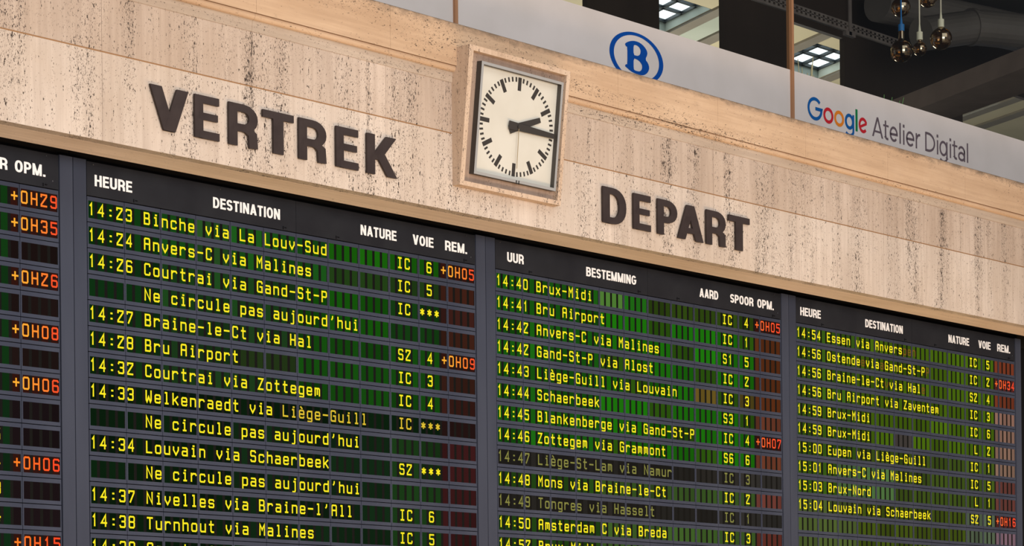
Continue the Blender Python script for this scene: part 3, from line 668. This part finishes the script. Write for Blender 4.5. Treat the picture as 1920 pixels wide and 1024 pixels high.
def e2_(x0, x1, t):     # tilted crossbar
    cx, rx, rz = (x0+x1)/2, (x1-x0)/2, XH/2
    return [S(arc(cx, BL+rz, rx-t/2, rz-t/2, 22, 320, 22), t), S([(x0+t*.5, BL+XH*.34), (x1-t*.45, BL+XH*.66)], t*.85)]
lt(e2_(19.537, 19.681, T1*.85), M_GRED, label='red letter e')
gz = M_GGREY
lt([para(19.772, BL, 19.851, BL+CAPH, .026), para(19.930, BL, 19.851, BL+CAPH, .026), S([(19.80, BL+.052), (19.90, BL+.052)], T2*.8)], gz)
def t_(x0, x1): xm = x0+(x1-x0)*.42; return [S([(xm, BL+.180), (xm, BL+.03)]+arc(xm+.03, BL+.03, .03, .02, 180, 300, 6), T2), S([(x0, BL+.132), (x1, BL+.132)], T2*.8)]
def i_(x0, x1): xm = (x0+x1)/2; return [S([(xm, BL), (xm, BL+XH-.008)], T2), S([(xm, BL+.164), (xm, BL+.192)], T2*1.25)]
lt(t_(19.947, 20.037), gz); lt(e_(20.055, 20.192, T2), gz); lt([S([(20.233, BL), (20.233, BL+.198)], T2)], gz); lt(i_(20.279, 20.311), gz); lt(e_(20.335, 20.478, T2), gz)
lt([S([(20.514, BL), (20.514, BL+XH)], T2), S([(20.514, BL+.09)]+arc(20.572, BL+.085, .052, .050, 165, 80, 6), T2)], gz)
lt([S([(20.681, BL+.002), (20.681, BL+CAPH-.002)], T2), S([(20.681, BL+CAPH-T2/2), (20.725, BL+CAPH-T2/2)]+arc(20.725, BL+CAPH/2, .108, CAPH/2-T2/2, 90, -90, 16)[1:]+[(20.681, BL+T2/2)], T2)], gz)
lt(i_(20.874, 20.902), gz)
lt([ring(20.992, BL+.073, .070, .075, T2), S([(21.056, BL+.144), (21.056, BL-.012)]+arc(20.992, BL-.012, .064, .042, 0, -150, 10), T2)], gz)
lt(i_(21.105, 21.134), gz); lt(t_(21.153, 21.246), gz)
lt([ring(21.322, BL+.045, .062, .047, T2), S([(21.376, BL), (21.376, BL+.095)]+arc(21.322, BL+.092, .054, .045, 0, 155, 9), T2)], gz)
lt([S([(21.4325, BL), (21.4325, BL+.193)], T2)], gz)

# ---------------------------------------------------------------- room behind the glass
m = MB(); m.box(8, 40, -.19, 4.2, 6.45, 6.60); struct(m.build('floor_upper', M_DARKCEIL), 'dark floor of the upstairs room', 'floor')
m = MB(); m.box(8, 40, -.19, 4.0, 10.25, 10.45); struct(m.build('ceiling', M_DARKCEIL), 'dark ceiling of the upstairs room', 'ceiling')
m = MB()
WY0, WY1 = 4.0, 4.07
opens = [(16.5, 20.62, 10.25), (21.858, 23.044, 10.25), (24.30, 25.468, 9.667), (28.15, 30.4, 9.667)]
xs_ = 8
for a, b, zt in opens:
    if xs_ == 8 and a == 16.5: pass
    m.box(xs_, a, WY0, WY1, 6.6, 10.25); xs_ = b
    if zt < 10.25: m.box(a, b, WY0, WY1, zt, 10.25)
m.box(xs_, 40, WY0, WY1, 6.6, 10.25)
struct(m.build('wall_back', M_DARKWALL), 'dark brown partition with tall openings behind the glass', 'wall')
# ceiling of the lit hall behind, running skewed to the facade
E2 = Vector((.374, .927))
def pg(x0, y0, wx, ly): return [(x0, y0), (x0+wx, y0), (x0+wx+E2.x*ly, y0+E2.y*ly), (x0+E2.x*ly, y0+E2.y*ly)]
ZC = 11.0
wells = [(27.645, 8.508), (31.348, 8.476), (35.05, 8.45)]; WX, WLn, WH = 1.30, 1.27, .135
m = MB()
base = lambda x, y: (x, y)
# ceiling strips between wells (no slab over the openings)
y1w = 8.50; y0w = y1w-E2.y*WLn
m.prism([(14, y1w), (50, y1w), (50, 16), (14, 16)], ZC, ZC+.25); m.prism([(14, 4.3), (50, 4.3), (50, y0w), (14, y0w)], ZC, ZC+.25)
xprev = None
edges = [14-E2.x*WLn]
for (cx, cy) in wells: edges += [cx-WX-E2.x*WLn, cx-E2.x*WLn]
edges.append(50)
for a, b in zip(edges[0::2], edges[1::2]):
    m.prism([(a, y0w), (b, y0w), (b+E2.x*WLn, y1w), (a+E2.x*WLn, y1w)], ZC, ZC+.25)
struct(m.build('ceiling_back', M_CEIL), 'tan coffered ceiling of the hall behind', 'ceiling')
m = MB(); m.box(14, 50, 16, 16.3, 5, 12.5); struct(m.build('wall_far', M_CEIL), 'far tan wall of the hall behind', 'wall')
for k, (cx, cy) in enumerate(wells):
    x0 = cx-WX-E2.x*WLn; sk = thing('window_%d' % (5+k), (x0, y0w, ZC), ['skylight with dark frame seen through the opening right of the blue emblem', 'skylight with dark frame seen through the opening left of the bulbs', 'skylight farther right in the hall behind'][k], 'skylight', None, 'structure')
    ring_ = pg(x0+.012, y0w+.006, WX-.024, WLn-.014); m = MB()
    for i in range(4):
        a, b = ring_[i], ring_[(i+1) % 4]; m.quad([(*a, ZC), (*a, ZC+WH), (*b, ZC+WH), (*b, ZC)])
    m.build('well', M_WELL, sk, 'pale green well walls', (x0, y0w, ZC))
    m = MB(); m.prism(pg(x0-.02, y0w-.02, WX+.04, WLn+.05), ZC+WH+.02, ZC+WH+.04); m.build('daylight_pane', M_SKY, sk, None, (x0, y0w, ZC))
    m = MB(); fw = .055
    for v in (0, .30, .62, 1): 
        q = v*(WLn-fw); m.prism(pg(x0+E2.x*q, y0w+E2.y*q, WX, fw), ZC+WH-.02, ZC+WH+.018)
    for v in (0, .34, .67, 1): m.prism(pg(x0+v*(WX-fw), y0w, fw, WLn), ZC+WH-.02, ZC+WH+.018)
    m.build('glazing_frame', M_SKYF, sk, None, (x0, y0w, ZC))
    # brown beams round the well
    m = MB()
    for (ax, ay, wx, ly) in ((cx+.0, 0, .22, 0), (cx+.69, 0, .24, 0), (cx-WX-.24, 0, .24, 0)):
        xb = ax-E2.x*WLn*1.55; yb = y0w-E2.y*WLn*.55
        m.prism(pg(xb, yb, wx, WLn*1.9), ZC-.035, ZC)
    o = m.build('ceiling_beam', M_BEAM); tag(o, ['brown ceiling beams around the skylight right of the blue emblem', 'brown ceiling beams around the skylight left of the bulbs', 'brown ceiling beams around the farthest right skylight'][k], 'beam', None, 'structure')
m = MB(); m.prism(pg(27.86-E2.x*WLn*1.55, y0w-E2.y*WLn*.55, .47, WLn*1.9), ZC-.006, ZC)
struct(m.build('ceiling_coffer', M_CEILG), 'greenish ceiling coffer beside the skylight', 'ceiling')

# brown beam and olive panel low in the room
m = MB(); m.prism([(23.50, -.15), (24.30, -.15), (25.9, 3.95), (25.28, 3.95)], 8.40, 8.62)
tag(m.build('room_beam', M_BRBEAM), 'brown slanting beam in the dark room right of the bulbs', 'beam', None, 'structure')

def pendant(c, r, zs0, zs1, cordm, sockm, label):
    """globe bulb centre c, radius r; socket from zs0 to zs1; cord to the ceiling"""
    c = Vector(c); t = thing('pendant_lamp', (c.x, c.y, 10.25), label, 'lamp', 'bare globe bulbs behind the glass')
    m = MB(); n = 16; neck = r*.26
    prof = [(max(.0005, r*sin(a)), -r*cos(a)) for a in [pi*.85*i/n for i in range(n+1)]]
    top = zs0-c.z
    prof += [(neck*1.15, r*.98), (neck, r*1.1), (neck*.95, top)]
    prof = [q for i, q in enumerate(prof) if q[1] <= top+1e-6]
    m.lathe(c, prof); bl = m.build('bulb', M_BULB, t, None, c)
    m = MB(); m.tube((c.x, c.y, zs0-.03), (c.x, c.y, zs0+.002), neck*.9, None, 14); m.build('cap', M_CAPB, t, None, (c.x, c.y, zs0))
    m = MB(); m.tube((c.x, c.y, zs0), (c.x, c.y, zs1), .034, None, 16); m.tube((c.x, c.y, zs1), (c.x, c.y, zs1+.09), .017, .007, 10); m.build('socket', sockm, t, None, (c.x, c.y, zs0))
    m = MB(); m.tube((c.x, c.y, zs1+.08), (c.x, c.y, 10.25), .008, None, 8); m.build('cord', cordm, t, None, (c.x, c.y, zs1))
pendant((22.43, 1.2, 8.444), .118, 8.655, 8.725, M_CORDB, M_CORDB, 'amber globe bulb hanging on a blue cord')
pendant((22.782, 1.2, 8.532), .075, 8.628, 8.712, M_CORDW, M_SOCKW, 'smallest amber globe bulb, on a pale cord in the middle')
pendant((23.205, 1.2, 8.722), .118, 8.845, 8.93, M_CORDW, M_SOCKW, 'large amber globe bulb on a pale cord, rightmost')
pendant((22.655, 1.35, 8.98), .103, 9.15, 9.22, M_CORDW, M_SOCKW, 'amber globe bulb behind the small one, cut by the top edge')
pendant((23.03, 1.25, 9.13), .098, 9.30, 9.37, M_CORDW, M_SOCKW, 'amber globe bulb highest of the five, mostly above the picture edge')
# cable tray
x0, x1 = 19.5, 23.6
tr_ = thing('cable_tray', (x0, 2.0, 8.80), 'perforated grey metal cable tray crossing the dark room', 'cable tray')
m = MB(); m.box(x0, x1, 2.0, 2.008, 8.845, 8.862); m.box(x0, x1, 2.0, 2.008, 8.925, 8.94)
nx = 50
for i in range(nx+1):
    xx = x0+(x1-x0-.03)*i/nx; m.box(xx, xx+.04, 2.0, 2.008, 8.862, 8.925)
m.box(x0, x1, 2.0, 2.008, 8.890, 8.899); m.box(x0, x1, 2.0, 2.03, 8.838, 8.845)
m.build('tray', M_TRAY, tr_, None, (x0, 2, 8.8))
for xx in (19.9, 22.62):
    m = MB(); m.box(xx, xx+.05, 1.985, 2.0, 8.80, 10.25); m.box(xx-.06, xx+.12, 1.985, 2.03, 8.79, 8.838); m.build('hanger', M_TRAY, tr_, None, (xx, 2, 8.8))
# ducts
m = MB(); m.tube((25.15, 2.7, 9.42), (25.95, 2.5, 9.62), .20, None, 24); m.tube((25.95, 2.5, 9.62), (28.6, 1.6, 9.75), .21, None, 24); m.tube((25.92, 2.51, 9.615), (25.97, 2.49, 9.622), .222, None, 24)
tag(m.build('air_duct', M_DUCT, None, None, (25.9, 2.5, 9.6)), 'round grey air duct with a joint, right of the bulbs', 'duct')
m = MB(); m.tube((25.3, 3.4, 9.96), (29.5, 2.6, 9.99), .23, None, 24)
tag(m.build('air_duct', M_DUCT, None, None, (26, 3.2, 10)), 'larger grey air duct along the ceiling at the top right corner', 'duct')
# dried stems standing behind the frosted band, and a leafy plant
def stems(px, py, z0, n, hgt, spread, mt, label, name):
    t = thing(name, (px, py, 6.60), label, 'plant')
    m = MB(); m.lathe((px, py, 6.60), [(.0005, 0), (.11, 0), (.14, .26), (.13, .26), (.12, .22), (.0005, .22)], 16); m.build('pot', M_BEAM, t, None, (px, py, 6.6))
    m = MB()
    for i in range(n):
        a = 2*pi*i/n; q = spread*(.3+.7*random.random()); h = hgt*(.8+.25*random.random())
        m.tube((px+.02*cos(a), py+.02*sin(a), 6.8), (px+q*cos(a), py+q*sin(a), 6.6+h), .009, .004, 5)
    m.build('stems', mt, t, None, (px, py, 6.8))
stems(19.17, .12, 6.6, 12, .95, .14, M_STRAW, 'pale dried stems behind the frosted band beside the mullion', 'dried_plant')
stems(22.00, 1.2, 6.6, 22, 1.25, .30, M_LEAF, 'dark green leafy plant behind the glass under the bulbs', 'potted_plant')
